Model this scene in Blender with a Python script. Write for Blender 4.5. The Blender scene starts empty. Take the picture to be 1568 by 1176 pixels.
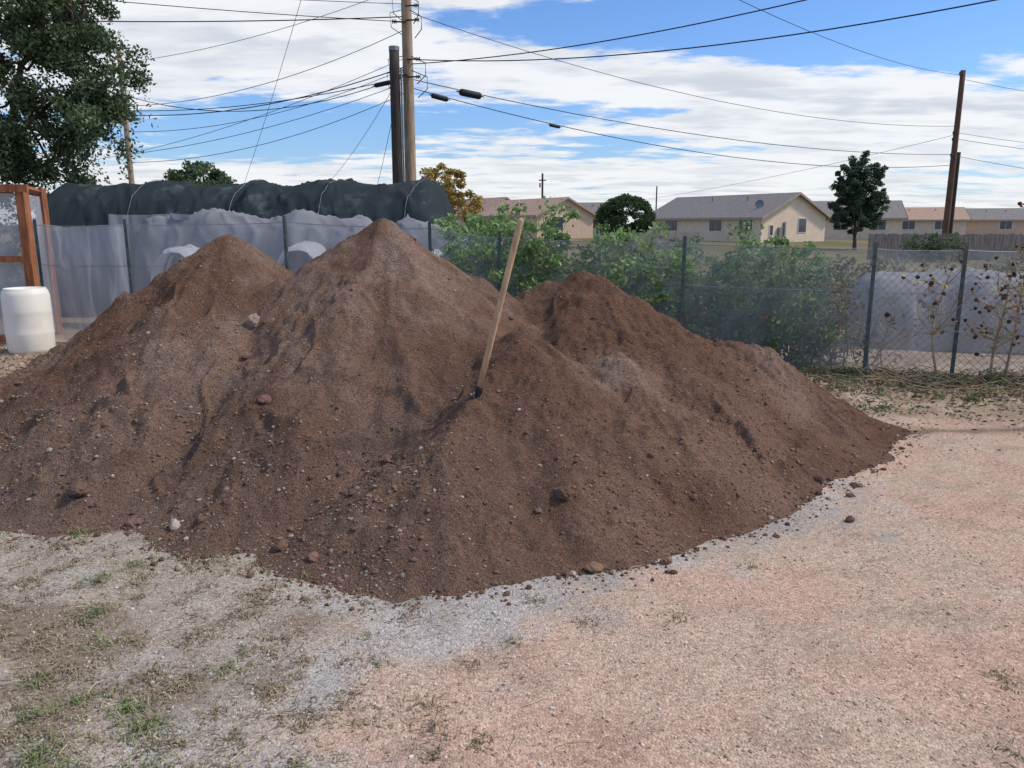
import bpy, math, numpy as np
from mathutils import Vector
rng = np.random.default_rng(7)
scene = bpy.context.scene
scene.view_settings.view_transform = 'Standard'
scene.view_settings.look = 'None'
scene.view_settings.exposure = 0

# ------------------------------------------------------------ helpers
def link(o, parent=None):
    scene.collection.objects.link(o)
    if parent: o.parent = parent
    return o
def empty(name, loc=(0,0,0)):
    e = bpy.data.objects.new(name, None); e.empty_display_size = .2
    return link(e)
def mk(name, V, F, mat, cols=None, smooth=False, parent=None):
    V = np.asarray(V, dtype=np.float32); F = np.asarray(F, dtype=np.int32)
    me = bpy.data.meshes.new(name)
    me.vertices.add(len(V)); me.vertices.foreach_set('co', V.ravel())
    K = F.shape[1]
    me.loops.add(F.size); me.loops.foreach_set('vertex_index', F.ravel())
    me.polygons.add(len(F))
    me.polygons.foreach_set('loop_start', np.arange(len(F), dtype=np.int32)*K)
    me.polygons.foreach_set('loop_total', np.full(len(F), K, dtype=np.int32))
    me.update(calc_edges=True); me.validate()
    me.polygons.foreach_set('use_smooth', np.full(len(me.polygons), smooth))
    if cols is not None:
        a = me.color_attributes.new('Col', 'FLOAT_COLOR', 'POINT')
        c = np.ones((len(V), 4), dtype=np.float32); c[:, :3] = cols
        a.data.foreach_set('color', c.ravel())
    me.materials.append(mat)
    return link(bpy.data.objects.new(name, me), parent)
class Acc:
    def __init__(s): s.V=[]; s.F=[]; s.n=0; s.C=[]
    def add(s, V, F, col=None):
        V=np.asarray(V,float); F=np.asarray(F,int)
        s.V.append(V); s.F.append(F+s.n); s.n+=len(V)
        if col is not None:
            s.C.append(np.broadcast_to(np.asarray(col,float),(len(V),3)))
    def obj(s, name, mat, smooth=False, parent=None):
        return mk(name, np.vstack(s.V), np.vstack(s.F), mat, np.vstack(s.C) if s.C else None, smooth, parent)
def tube(P, R, k=6):
    P=np.asarray(P,float); R=np.broadcast_to(np.asarray(R,float),(len(P),))
    T=np.gradient(P,axis=0); T/=np.linalg.norm(T,axis=1)[:,None]+1e-9
    up=np.array([0,0,1.]) if abs(T[0,2])<.9 else np.array([0,1.,0])
    V=[]
    for p,t,r in zip(P,T,R):
        a=np.cross(t,up); a/=np.linalg.norm(a)+1e-9; b=np.cross(t,a)
        th=np.arange(k)/k*2*np.pi
        V.append(p+r*(np.cos(th)[:,None]*a+np.sin(th)[:,None]*b))
    n=len(P); F=[]
    for i in range(n-1):
        for j in range(k):
            F.append((i*k+j,i*k+(j+1)%k,(i+1)*k+(j+1)%k,(i+1)*k+j))
    V=np.vstack(V+[P[:1],P[-1:]]); c0=n*k; c1=n*k+1
    if k%2==0:
        for j in range(0,k,2):
            F.append((c0,(j+2)%k,j+1,j)); b=(n-1)*k
            F.append((c1,b+j,b+j+1,b+(j+2)%k))
    return V,np.array(F)
def box(x0,x1,y0,y1,z0,z1):
    V=[(x,y,z) for x in(x0,x1) for y in(y0,y1) for z in(z0,z1)]
    F=[(0,1,3,2),(4,6,7,5),(0,4,5,1),(2,3,7,6),(0,2,6,4),(1,5,7,3)]
    return np.array(V,float),np.array(F)
def hsh(ix,iy,s):
    n=(ix*374761393+iy*668265263+s*974634777)&0xffffffff
    n=((n^(n>>13))*1274126177)&0xffffffff
    n=((n^(n>>15))*2246822519)&0xffffffff
    return ((n^(n>>16))&0xffff)/65535.
def vn(x,y,s=0):
    x=np.asarray(x,float); y=np.asarray(y,float)
    xi=np.floor(x).astype(np.int64); yi=np.floor(y).astype(np.int64)
    fx=x-xi; fy=y-yi; fx=fx*fx*fx*(fx*(fx*6-15)+10); fy=fy*fy*fy*(fy*(fy*6-15)+10)
    a=hsh(xi,yi,s);b=hsh(xi+1,yi,s);c=hsh(xi,yi+1,s);d=hsh(xi+1,yi+1,s)
    return (a+(b-a)*fx+(c-a)*fy+(a-b-c+d)*fx*fy)*2-1
def fbm(x,y,s=0,o=4,g=.5):
    r=0;a=1
    for i in range(o):
        r=r+a*vn(x*2**i+i*17.3,y*2**i-i*9.1,s+i); a*=g
    return r
def sstep(v,lo,hi):
    q=np.clip((v-lo)/(hi-lo),0,1); return q*q*(3-2*q)

# ------------------------------------------------------------ materials
class NT:
    def __init__(s, nt): s.nt=nt
    def n(s,t,**k):
        x=s.nt.nodes.new(t)
        for a,b in k.items(): setattr(x,a,b)
        return x
    def l(s,a,b): s.nt.links.new(a,b)
    def put(s,sock,v):
        if isinstance(v,bpy.types.NodeSocket): s.l(v,sock)
        else: sock.default_value=v
    def m(s,op,a,b=None,c=None,clamp=False):
        x=s.n('ShaderNodeMath',operation=op); x.use_clamp=clamp
        s.put(x.inputs[0],a)
        if b is not None: s.put(x.inputs[1],b)
        if c is not None: s.put(x.inputs[2],c)
        return x.outputs[0]
    def mix(s,f,a,b,bt='MIX'):
        x=s.n('ShaderNodeMixRGB',blend_type=bt)
        s.put(x.inputs[0],f)
        for i,v in((1,a),(2,b)):
            if isinstance(v,tuple): v=(*v,1) if len(v)==3 else v
            s.put(x.inputs[i],v)
        return x.outputs[0]
    def ss(s,v,lo,hi):
        x=s.n('ShaderNodeMapRange',interpolation_type='SMOOTHSTEP')
        s.put(x.inputs[0],v); x.inputs[1].default_value=lo; x.inputs[2].default_value=hi
        return x.outputs[0]
    def noise(s,vec,scale,det=4,rough=.55,dist=0):
        x=s.n('ShaderNodeTexNoise'); s.l(vec,x.inputs['Vector'])
        x.inputs['Scale'].default_value=scale; x.inputs['Detail'].default_value=det
        x.inputs['Roughness'].default_value=rough; x.inputs['Distortion'].default_value=dist
        return x.outputs['Fac']
    def vor(s,vec,scale,feat='F1',rnd=1):
        x=s.n('ShaderNodeTexVoronoi',feature=feat); s.l(vec,x.inputs['Vector'])
        x.inputs['Scale'].default_value=scale; x.inputs['Randomness'].default_value=rnd
        return x
def newmat(name):
    m=bpy.data.materials.new(name); m.use_nodes=True
    t=NT(m.node_tree); b=m.node_tree.nodes['Principled BSDF']
    b.inputs['Specular IOR Level'].default_value=.2
    return m,t,b
def todiffuse(m,t,b):
    d=t.n('ShaderNodeBsdfDiffuse')
    for s_,q in(('Base Color','Color'),('Normal','Normal')):
        if b.inputs[s_].links: t.l(b.inputs[s_].links[0].from_socket,d.inputs[q])
    t.l(d.outputs[0],m.node_tree.nodes['Material Output'].inputs[0]); m.node_tree.nodes.remove(b)
def M(name,col,rough=.85,var=.25,scale=8,bump=.15,bscale=None,stretch=(1,1,1),metal=0,spec=.25):
    m,t,b=newmat(name)
    tc=t.n('ShaderNodeTexCoord'); mp=t.n('ShaderNodeMapping'); t.l(tc.outputs['Object'],mp.inputs[0])
    mp.inputs['Scale'].default_value=stretch
    f=t.noise(mp.outputs[0],scale,4)
    lo=tuple(c*(1-var) for c in col); hi=tuple(min(1,c*(1+var)) for c in col)
    t.l(t.mix(t.ss(f,.3,.7),lo,hi),b.inputs['Base Color'])
    b.inputs['Roughness'].default_value=rough; b.inputs['Metallic'].default_value=metal
    b.inputs['Specular IOR Level'].default_value=spec
    if bump:
        bn=t.n('ShaderNodeBump'); bn.inputs['Strength'].default_value=bump; bn.inputs['Distance'].default_value=.02
        t.l(t.noise(mp.outputs[0],bscale or scale*4,3),bn.inputs['Height']); t.l(bn.outputs[0],b.inputs['Normal'])
    return m
def colmat(name,trans=0.,nscale=60,bump=0):
    m=bpy.data.materials.new(name); m.use_nodes=True; t=NT(m.node_tree)
    m.node_tree.nodes.remove(m.node_tree.nodes['Principled BSDF'])
    out=m.node_tree.nodes['Material Output']
    a=t.n('ShaderNodeAttribute',attribute_name='Col')
    c=a.outputs['Color']
    g=t.n('ShaderNodeNewGeometry')
    f=t.noise(g.outputs['Position'],nscale,1)
    c=t.mix(1,c,t.mix(f,(.7,.7,.7),(1.3,1.3,1.3)),'MULTIPLY')
    d=t.n('ShaderNodeBsdfDiffuse'); t.l(c,d.inputs[0]); last=d.outputs[0]
    if trans:
        tr=t.n('ShaderNodeBsdfTranslucent'); t.l(c,tr.inputs[0])
        mx=t.n('ShaderNodeMixShader'); mx.inputs[0].default_value=trans
        t.l(last,mx.inputs[1]); t.l(tr.outputs[0],mx.inputs[2]); last=mx.outputs[0]
    t.l(last,out.inputs[0])
    return m
def netmat(name,col,opac,var=.1,streak=0):
    m,t,b=newmat(name)
    g=t.n('ShaderNodeNewGeometry'); mp=t.n('ShaderNodeMapping'); t.l(g.outputs['Position'],mp.inputs[0])
    mp.inputs['Scale'].default_value=(1,1,.35)
    f=t.noise(mp.outputs[0],3,3)
    df=t.n('ShaderNodeBsdfDiffuse')
    cc=t.mix(f,tuple(c*.8 for c in col),tuple(min(1,c*1.2) for c in col))
    if streak: cc=t.mix(t.m('MULTIPLY',t.ss(t.noise(g.outputs['Position'],1.8,5,.7),.52,.72),streak),cc,tuple(min(1,c*2.4+.04) for c in col))
    t.l(cc,df.inputs[0])
    tl=t.n('ShaderNodeBsdfTranslucent'); tl.inputs[0].default_value=(*col,1)
    mx=t.n('ShaderNodeMixShader'); mx.inputs[0].default_value=.4
    t.l(df.outputs[0],mx.inputs[1]); t.l(tl.outputs[0],mx.inputs[2])
    m.node_tree.nodes.remove(b)
    if opac>=1:
        t.l(mx.outputs[0],m.node_tree.nodes['Material Output'].inputs[0]); return m
    tp=t.n('ShaderNodeBsdfTransparent')
    m2=t.n('ShaderNodeMixShader')
    t.l(t.m('MULTIPLY_ADD',t.m('SUBTRACT',f,.5),var*4,opac,clamp=True),m2.inputs[0])
    t.l(tp.outputs[0],m2.inputs[1]); t.l(mx.outputs[0],m2.inputs[2])
    t.l(m2.outputs[0],m.node_tree.nodes['Material Output'].inputs[0])
    return m

leafm=colmat('leaf_foliage',.3,4)
litterm=colmat('dry_litter',.1,30)
stonem=colmat('loose_stone',0,150)
bark=M('bark',(.13,.10,.075),.95,.35,12,.6,stretch=(1,1,.3))
polewood=M('pole_wood',(.38,.28,.19),.9,.3,6,.4,stretch=(4,4,.3))
poledark=M('pole_creosote',(.065,.052,.045),.9,.35,6,.4,stretch=(4,4,.3))
polebrown=M('pole_brown',(.15,.085,.055),.9,.3,6,.4,stretch=(4,4,.3))
wirem=M('wire_black',(.02,.02,.022),.6,.2,5,0)
steel=M('galvanised_steel',(.25,.27,.28),.5,.25,20,.1,metal=.5)
postm=M('steel_post_paint',(.09,.12,.11),.6,.3,15,.1)

# ------------------------------------------------------------ camera
H0=1.6; PITCH=11.6
cam=bpy.data.cameras.new('camera'); co=link(bpy.data.objects.new('camera',cam))
co.location=(0,0,H0); co.rotation_euler=(math.radians(90-PITCH),0,0)
cam.sensor_width=36; cam.lens=27.18; cam.clip_end=3000; cam.clip_start=.05
scene.camera=co

# ------------------------------------------------------------ light + sky
sd=Vector((1.0,.06,1.15)).normalized()
sun=bpy.data.lights.new('sun','SUN'); sun.energy=2.9; sun.angle=math.radians(6); sun.color=(1,.93,.83)
so=link(bpy.data.objects.new('sun',sun)); so.rotation_euler=sd.to_track_quat('Z','Y').to_euler()
so.location=(20,-5,30)
w=bpy.data.worlds.new('World'); scene.world=w; w.use_nodes=True
t=NT(w.node_tree); bg=w.node_tree.nodes['Background']
sky=t.n('ShaderNodeTexSky',sky_type='NISHITA'); sky.sun_disc=False
sky.sun_elevation=math.asin(sd.z); sky.sun_rotation=math.atan2(sd.x,sd.y)
sky.air_density=1.0; sky.dust_density=.3; sky.ozone_density=2.5
tc=t.n('ShaderNodeTexCoord'); gen=tc.outputs['Generated']
sp=t.n('ShaderNodeSeparateXYZ'); t.l(gen,sp.inputs[0]); X,Y,Z=sp.outputs
az=t.m('ARCTAN2',X,Y); el=t.m('ARCSINE',Z)
zz=t.m('ADD',t.m('MAXIMUM',Z,0),.07)
cmb=t.n('ShaderNodeCombineXYZ')
t.l(t.m('DIVIDE',X,zz),cmb.inputs[0]); t.l(t.m('DIVIDE',Y,zz),cmb.inputs[1])
mp=t.n('ShaderNodeMapping'); t.l(cmb.outputs[0],mp.inputs[0]); mp.inputs['Rotation'].default_value=(0,0,.12)
mp.inputs['Scale'].default_value=(.62,1.0,1)
nz=t.noise(mp.outputs[0],.9,5,.6,.3)
nz2=t.noise(mp.outputs[0],3.4,5,.64,0)
def gauss(a0,e0,sa,se,tilt=0):
    da=t.m('SUBTRACT',az,a0)
    de=t.m('SUBTRACT',t.m('SUBTRACT',el,e0),t.m('MULTIPLY',da,tilt)) if tilt else t.m('SUBTRACT',el,e0)
    da=t.m('MULTIPLY',da,1/sa); de=t.m('MULTIPLY',de,1/se)
    return t.m('EXPONENT',t.m('MULTIPLY',t.m('ADD',t.m('MULTIPLY',da,da),t.m('MULTIPLY',de,de)),-1))
d=t.m('MULTIPLY_ADD',nz2,.80,t.m('SUBTRACT',nz,.40))
for amp,g in [(.34,(-.35,.215,.28,.06)),(.42,(.22,.158,.30,.026,-.10)),(.30,(.45,.118,.3,.03)),
              (-.40,(.38,.222,.34,.028,-.03)),(-.26,(-.27,.100,.17,.026)),(.26,(0,.04,1.2,.05)),
              (.20,(.02,.268,.2,.013)),(.30,(.55,.205,.025,.007)),(-.14,(.22,.135,.12,.007)),(-.18,(-.02,.14,.12,.016))]:
    d=t.m('ADD',d,t.m('MULTIPLY',gauss(*g),amp))
alpha=t.ss(d,.47,.66)
nz3=t.noise(mp.outputs[0],1.9,4,.6)
thick=t.ss(d,.6,1.0)
ccol=t.mix(t.m('MULTIPLY',t.ss(nz3,.42,.62),t.m('ADD',.32,t.m('MULTIPLY',thick,.5))),(9.4,9.5,9.6),(6.0,6.4,7.1))
hs=t.n('ShaderNodeHueSaturation'); hs.inputs['Saturation'].default_value=1.08; hs.inputs['Value'].default_value=1.35
t.l(sky.outputs[0],hs.inputs['Color'])
skc=t.mix(t.ss(el,.0,.2),t.mix(1,hs.outputs[0],(.64,.76,1.02),'MULTIPLY'),t.mix(1,hs.outputs[0],(.76,.93,1.2),'MULTIPLY'))
fin=t.mix(t.m('MULTIPLY',alpha,.94),skc,ccol)
t.l(fin,bg.inputs[0]); bg.inputs[1].default_value=.1

# ------------------------------------------------------------ ground
def axis(lo,hi,step,far,g=1.18):
    a=list(np.arange(lo,hi+1e-6,step)); s=step
    while a[-1]<far: s*=g; a.append(a[-1]+s)
    s=step
    while a[0]>-far: s*=g; a.insert(0,a[0]-s)
    return np.array(a)
def ground_z(x,y):
    f=np.exp(-np.maximum(0,np.hypot(x,y-5)-9)/4)
    return f*(.018*fbm(x*.8,y*.8,31,3)+.006*fbm(x*6,y*6,41,3))
def pinkside(x,y):
    nn=.50*fbm(x*.9,y*.9,801,3)+.34*fbm(x*4.5,y*4.5,811,4,.6)
    s1=np.maximum(.58*x-.81*(y-2.80),.9*(x-1.55))
    return np.minimum(s1,x+.42),nn
gx=axis(-6.5,6.5,.03,1500); gy=axis(1.4,9,.03,1500)
GX,GY=np.meshgrid(gx,gy)
nx,ny=len(gx),len(gy)
idx=np.arange(nx*ny).reshape(ny,nx)
GF=np.stack([idx[:-1,:-1],idx[:-1,1:],idx[1:,1:],idx[1:,:-1]],-1).reshape(-1,4)
sd_,nn=pinkside(GX,GY)
pinkf=sstep(sd_+nn*.6,-.22,.28); dirtf=sstep(-(GX+.95)+nn,-.3,.7); farf=.85*sstep(GY+nn*.8,5.7,6.8)
L2=np.array
def lerp(a,b,f): return a+(b-a)*f[...,None]
low=fbm(GX*2.4,GY*2.4,821,5,.65)
pk=lerp(L2((.590,.405,.295)),L2((.560,.420,.305)),sstep(low,-.6,.6))
rg=fbm(GX*1.1,GY*1.9,831,4,.6); pk=lerp(pk,L2((.57,.355,.255)),.38*sstep(rg,.0,.9))
dk=fbm(GX*3.3,GY*5.,835,4,.6); pk=pk*(1-.14*sstep(dk,.05,.9))[...,None]
dr=lerp(L2((.42,.355,.275)),L2((.25,.19,.13)),.9*sstep(low,-.15,.65))
gyc=lerp(L2((.49,.45,.395)),L2((.40,.36,.31)),sstep(low,-.6,.7))
c=lerp(lerp(gyc,dr,dirtf),pk,pinkf)
tanc=lerp(L2((.33,.245,.17)),L2((.52,.41,.30)),sstep(low,-.7,.6)); c=lerp(c,tanc,farf)
# thin darker brown strip in the ground colour, running right from the toe
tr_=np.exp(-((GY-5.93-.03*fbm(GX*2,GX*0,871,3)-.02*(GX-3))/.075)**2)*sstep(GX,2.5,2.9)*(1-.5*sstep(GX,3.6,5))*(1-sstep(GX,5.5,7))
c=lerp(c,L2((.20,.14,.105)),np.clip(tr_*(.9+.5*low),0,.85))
c=lerp(c,lerp(L2((.17,.155,.08)),L2((.28,.23,.14)),sstep(fbm(GX*.2,GY*.2,841,3),-.5,.5)),sstep(GY,10.5,13))
m,t,b=newmat('gravel_ground')
g=t.n('ShaderNodeNewGeometry'); P=g.outputs['Position']
at=t.n('ShaderNodeAttribute',attribute_name='Col')
v1=t.vor(P,100); v2=t.vor(P,230); n3=t.noise(P,26,4,.65)
bw=t.n('ShaderNodeSeparateColor'); t.l(v1.outputs['Color'],bw.inputs[0]); r1,r2,r3=bw.outputs
bw2=t.n('ShaderNodeSeparateColor'); t.l(v2.outputs['Color'],bw2.inputs[0]); q1=bw2.outputs[0]
c_=t.mix(1,at.outputs['Color'],t.mix(r1,(.72,.70,.68),(1.25,1.26,1.27)),'MULTIPLY')
c_=t.mix(t.m('MULTIPLY',t.ss(r2,.78,.95),.40),c_,(.38,.24,.185))
c_=t.mix(1,c_,t.mix(q1,(.80,.80,.80),(1.16,1.16,1.16)),'MULTIPLY')
c_=t.mix(t.m('MULTIPLY',t.ss(n3,.52,.75),.34),c_,(.26,.19,.14))
t.l(c_,b.inputs['Base Color'])
bn=t.n('ShaderNodeBump'); bn.inputs['Strength'].default_value=.8; bn.inputs['Distance'].default_value=.005
t.l(t.m('ADD',t.m('MULTIPLY',v1.outputs['Distance'],-1.1),t.m('MULTIPLY',n3,1.1)),bn.inputs['Height']); t.l(bn.outputs[0],b.inputs['Normal'])
todiffuse(m,t,b)
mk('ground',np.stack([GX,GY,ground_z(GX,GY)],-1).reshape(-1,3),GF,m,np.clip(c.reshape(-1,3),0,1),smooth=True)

# ------------------------------------------------------------ soil heap
SEG=[(-2.29,6.3,1.52,-2.33,6.4,1.50,.67,1),
     (-1.03,6.2,1.65,-1.0,6.28,1.62,.69,2),
     (-1.0,6.1,1.55,-.62,5.45,1.02,.80,12),
     (-.45,6.3,1.10,.05,6.35,1.00,.62,14),
     (.36,6.42,1.14,.56,6.34,1.22,.60,3),
     (.68,6.28,1.20,.95,6.15,1.06,.66,4),
     (1.40,6.3,.74,2.0,6.22,.62,.66,5),
     (.02,5.12,.89,.16,4.95,.86,.60,6),
     (.05,5.05,.82,-.38,4.08,.50,.60,7),
     (.92,6.1,1.02,1.28,5.25,.56,.68,8),
     (.70,5.12,.76,.84,4.9,.62,.66,9),
     (-1.75,5.6,.88,-1.42,4.75,.56,.56,10),
     (2.15,6.15,.40,2.52,6.02,.20,.46,11),
     (-2.9,6.35,1.10,-3.95,6.6,.52,.58,13)]
SC=[(.30,4.93,-.5,.28,.07),(.50,5.0,.4,.16,.05),(.95,6.0,.6,.2,.07),(.50,5.95,-.1,.22,.07),(.2,5.75,.2,.2,.06),(1.45,5.85,.5,.25,.06),
    (-2.3,5.05,.1,.18,.04),(-.65,5.9,.5,.15,.04),(-1.25,5.75,-.3,.2,.04),(-2.0,5.9,.3,.15,.04),(-.3,5.4,-.2,.2,.05),(.75,5.6,.1,.2,.06),(1.1,5.5,.5,.2,.05),(-1.6,5.0,-.5,.15,.03),(-.2,4.9,-.7,.12,.04),(.1,6.05,.3,.2,.06),
    (.72,6.18,.2,.14,.05),(1.75,6.0,.2,.22,.06),(-.15,6.0,-.4,.18,.05),(.42,6.15,.7,.15,.05)]
def heap(x,y,fine=True):
    x=np.asarray(x,float); y=np.asarray(y,float)
    wx=x+.06*fbm(x*1.9,y*1.9,51,3); wy=y+.06*fbm(x*1.9,y*1.9,61,3)
    k=.013
    hs=[]
    for x0,y0,h0,x1,y1,h1,sl,sd_ in SEG:
        dx,dy=x1-x0,y1-y0; L=dx*dx+dy*dy
        tt=np.clip(((wx-x0)*dx+(wy-y0)*dy)/L,0,1)
        ex=wx-(x0+tt*dx); ey=wy-(y0+tt*dy)
        d=np.hypot(ex,ey); th=np.arctan2(ex,-ey)
        hh=h0+tt*(h1-h0)
        rt=.09 if sd_ in(3,4,5,14) else .035
        de=np.sqrt(d*d+rt*rt)-rt
        gul=vn(th*7,d*.9,100+sd_)*.020+vn(th*17,d*2.4,120+sd_)*.007
        fac=np.abs(((th*1.15+sd_*.37+.25*vn(d*1.5,th,70+sd_))%1)-.5)*2-.5
        hs.append(hh-sl*de*(1+.06*vn(th*2.0,d*.4,80+sd_)+.10*fac)+gul*np.minimum(d*1.6,1))
    hs=np.stack(hs); mx=hs.max(0)
    h=mx+k*np.log(np.exp((hs-mx)/k).sum(0))
    k2=.035
    h=k2*np.log1p(np.exp(np.clip(h/k2,-30,30)))+np.where(h/k2>30,h-30*k2,0)-.010
    f=np.clip(h*4,0,1); crest=1-.6*sstep(h,1.25,1.5)
    h=h+f*crest*(.032*fbm(x*2.1,y*2.1,201,3)+.017*fbm(x*5.5,y*5.5,207,3))
    r=1-np.abs(vn(x*3.1+vn(x*2,y*2,5),y*4.3,210)); h=h+f*crest*.05*np.clip(r-.80,0,1)/.2*np.clip(vn(x*1.1,y*1.1,222)+.1,0,1)*1.3
    for cx,cy,an,ln,am in SC:
        nx_,ny_=math.sin(an),-math.cos(an)
        jn=.03*vn(x*9,y*9,333)
        n_=(x-cx)*nx_+(y-cy)*ny_+jn; tt=-(x-cx)*ny_+(y-cy)*nx_
        h=h+f*am*(.5-1/(1+np.exp(-np.clip(n_/.012,-30,30))))*np.exp(-np.abs(n_)/.10)*np.exp(-(tt/ln)**2)*1.3
    if fine:
        lf=np.clip(h*8,.1,1)
        h=h+lf*(.010*fbm(x*11,y*11,240,2)+.0085*fbm(x*27,y*27,250,2,.7)*(.6+.6*sstep(vn(x*1.5,y*1.5,260),-.3,.5)))
    return h
hx=np.arange(-5.6,3.4,.0135); hy=np.arange(2.7,8.9,.0135)
HX,HY=np.meshgrid(hx,hy); HZ=heap(HX,HY)
HZ-=.05*np.exp(-(((HX+.235)/.045)**2+((HY-4.46)/.04)**2))
nx,ny=len(hx),len(hy); idx=np.arange(nx*ny).reshape(ny,nx)
keep=(HZ[:-1,:-1]>-.009)|(HZ[1:,1:]>-.009)|(HZ[1:,:-1]>-.009)|(HZ[:-1,1:]>-.009)
HF=np.stack([idx[:-1,:-1],idx[:-1,1:],idx[1:,1:],idx[1:,:-1]],-1)[keep]
used=np.unique(HF); remap=-np.ones(nx*ny,int); remap[used]=np.arange(len(used))
n1=fbm(HX*1.4,HY*1.4,901,4); n2=fbm(HX*8,HY*8,911,4,.6)
sc_=lerp(L2((.185,.106,.070)),L2((.245,.152,.105)),sstep(n1,-.6,.6))
sc_=lerp(sc_,L2((.135,.075,.050)),.45*sstep(n2,.0,.8))
dry_sunlit=sstep(HZ*.45+.25*n2+.3*n1,.32,.92); sc_=lerp(sc_,L2((.35,.25,.19)),.6*dry_sunlit)  # dry soil, plus sunlit lightening of the crests put into the colour
lowf=(1-sstep(HX+.5*n1,-.9,.9))*(1-sstep(HZ,.2,.95))
sc_=lerp(sc_,L2((.22,.16,.125)),.30*lowf)
HVv=np.stack([HX,HY,HZ+ground_z(HX,HY)+.002],-1).reshape(-1,3)[used]
m,t,b=newmat('soil')
g=t.n('ShaderNodeNewGeometry'); P=g.outputs['Position']
at=t.n('ShaderNodeAttribute',attribute_name='Col')
n3=t.noise(P,55,4,.72); v1=t.vor(P,120); sc=t.n('ShaderNodeSeparateColor'); t.l(v1.outputs['Color'],sc.inputs[0]); r1,r2,_=sc.outputs
c_=t.mix(1,at.outputs['Color'],t.mix(r1,(.68,.68,.68),(1.3,1.3,1.3)),'MULTIPLY')
c_=t.mix(t.m('MULTIPLY',t.ss(n3,.55,.7),.32),c_,(.09,.052,.036))
t.l(c_,b.inputs['Base Color'])
bn=t.n('ShaderNodeBump'); bn.inputs['Strength'].default_value=1; bn.inputs['Distance'].default_value=.011
t.l(t.m('ADD',t.m('MULTIPLY',n3,2.0),t.m('MULTIPLY',v1.outputs['Distance'],-.7)),bn.inputs['Height']); t.l(bn.outputs[0],b.inputs['Normal'])
todiffuse(m,t,b)
pile=mk('soil_pile',HVv,remap[HF],m,sc_.reshape(-1,3)[used],smooth=True)

def ico(sub):
    import bmesh
    bm=bmesh.new(); bmesh.ops.create_icosphere(bm,subdivisions=sub,radius=1)
    V=np.array([v.co[:] for v in bm.verts]); F=np.array([[v.index for v in f.verts] for f in bm.faces]); bm.free(); return V,F
I1=ico(1); I2=ico(2)
def rocks(name,pos,size,cols,base=I1,jit=.28,flat=.7,parent=None,mat=None):
    n=len(pos); V,F=base; k=len(V)
    if len(V)>100:
        lump=np.stack([fbm(V[:,0]*1.3+i*7+V[:,2]*.8,V[:,1]*1.3+V[:,2]*1.1,700+i,3) for i in range(n)])
        W=V[None]*(1+.28*lump[...,None]+jit*rng.uniform(-1,1,(n,k,1)))
    else: W=V[None]*(1+jit*rng.uniform(-1,1,(n,k,1)))
    S=np.stack([rng.uniform(.7,1.3,n),rng.uniform(.7,1.3,n),rng.uniform(.5,1,n)*flat/.7],-1)
    W=W*S[:,None]*size[:,None,None]
    a=rng.uniform(0,6.28,n); ca,sa=np.cos(a)[:,None],np.sin(a)[:,None]
    R=np.stack([W[...,0]*ca-W[...,1]*sa,W[...,0]*sa+W[...,1]*ca,W[...,2]],-1)+pos[:,None]
    FF=(F[None]+(np.arange(n)*k)[:,None,None]).reshape(-1,3)
    return mk(name,R.reshape(-1,3),FF,mat or stonem,np.repeat(cols,k,axis=0),False,parent)
def hcol(n,base,var=.25,cv=.06):
    return np.array(base)[None]*(1+var*rng.uniform(-1,1,(n,1)))*(1+cv*rng.uniform(-1,1,(n,3)))
N=150000
x=rng.uniform(-5.2,3.2,N); y=rng.uniform(2.7,6.6,N); h=heap(x,y)
p=np.where(h>0,np.clip(1.0-h*.75,.15,1)*np.where(x<-.2,1,.55),0)
p*=np.clip(.6+.9*fbm(x*1.3,y*1.3,301,3),.18,1.3)
k=rng.random(N)<p*.66; x,y,h=x[k],y[k],h[k]; n=len(x)
sz=np.clip(rng.lognormal(-5.42,.45,n),.0028,.014)*np.where(h<.5,1.1,.9)
gr=rng.random(n)<np.where(x<-.1,.28,.08)
cc=np.where(gr[:,None],hcol(n,(.34,.28,.23),.35),hcol(n,(.215,.133,.093),.38))
rocks('soil_crumbs',np.stack([x,y,h+ground_z(x,y)+sz*.3],-1),sz,cc,parent=pile)
N=7000
x=rng.uniform(-5,3.2,N); y=rng.uniform(2.7,6.6,N); h=heap(x,y)
k=(h>0)&(rng.random(N)<np.clip(.70-h*1.2,.025,1)*np.where(x<0,1,.45)); x,y,h=x[k],y[k],h[k]; n=len(x)
sz=np.clip(rng.lognormal(-4.7,.38,n),.007,.025)
cc=np.where((rng.random(n)<.08)[:,None],hcol(n,(.34,.27,.225),.3),hcol(n,(.185,.113,.08),.25))
rocks('soil_clods',np.stack([x,y,h+ground_z(x,y)+sz*.15],-1),sz,cc,I2,.2,parent=pile)
N=80000
x=rng.uniform(-4.2,3.4,N); y=rng.uniform(2.4,6.4,N); h=heap(x,y,False)
h0=np.max([heap(x+dx,y+dy,False) for dx,dy in((0,.10),(0,.22),(-.12,.12),(-.16,0))],axis=0)
pr=np.where(h<.004,np.where(heap(x,y+.08,False)>.003,.7,0)+np.where(h0>.0,.18,0)+.0010,0)
k=rng.random(N)<pr*.7; x,y=x[k],y[k]; n=len(x)
sz=np.clip(rng.lognormal(-5.35,.55,n),.0025,.021)
cc=np.where((rng.random(n)<.10)[:,None],hcol(n,(.34,.27,.21),.3),hcol(n,(.165,.10,.07),.35))
rocks('spilled_clods',np.stack([x,y,ground_z(x,y)+sz*.35],-1),sz,cc,I2,.2,parent=pile)
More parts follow.
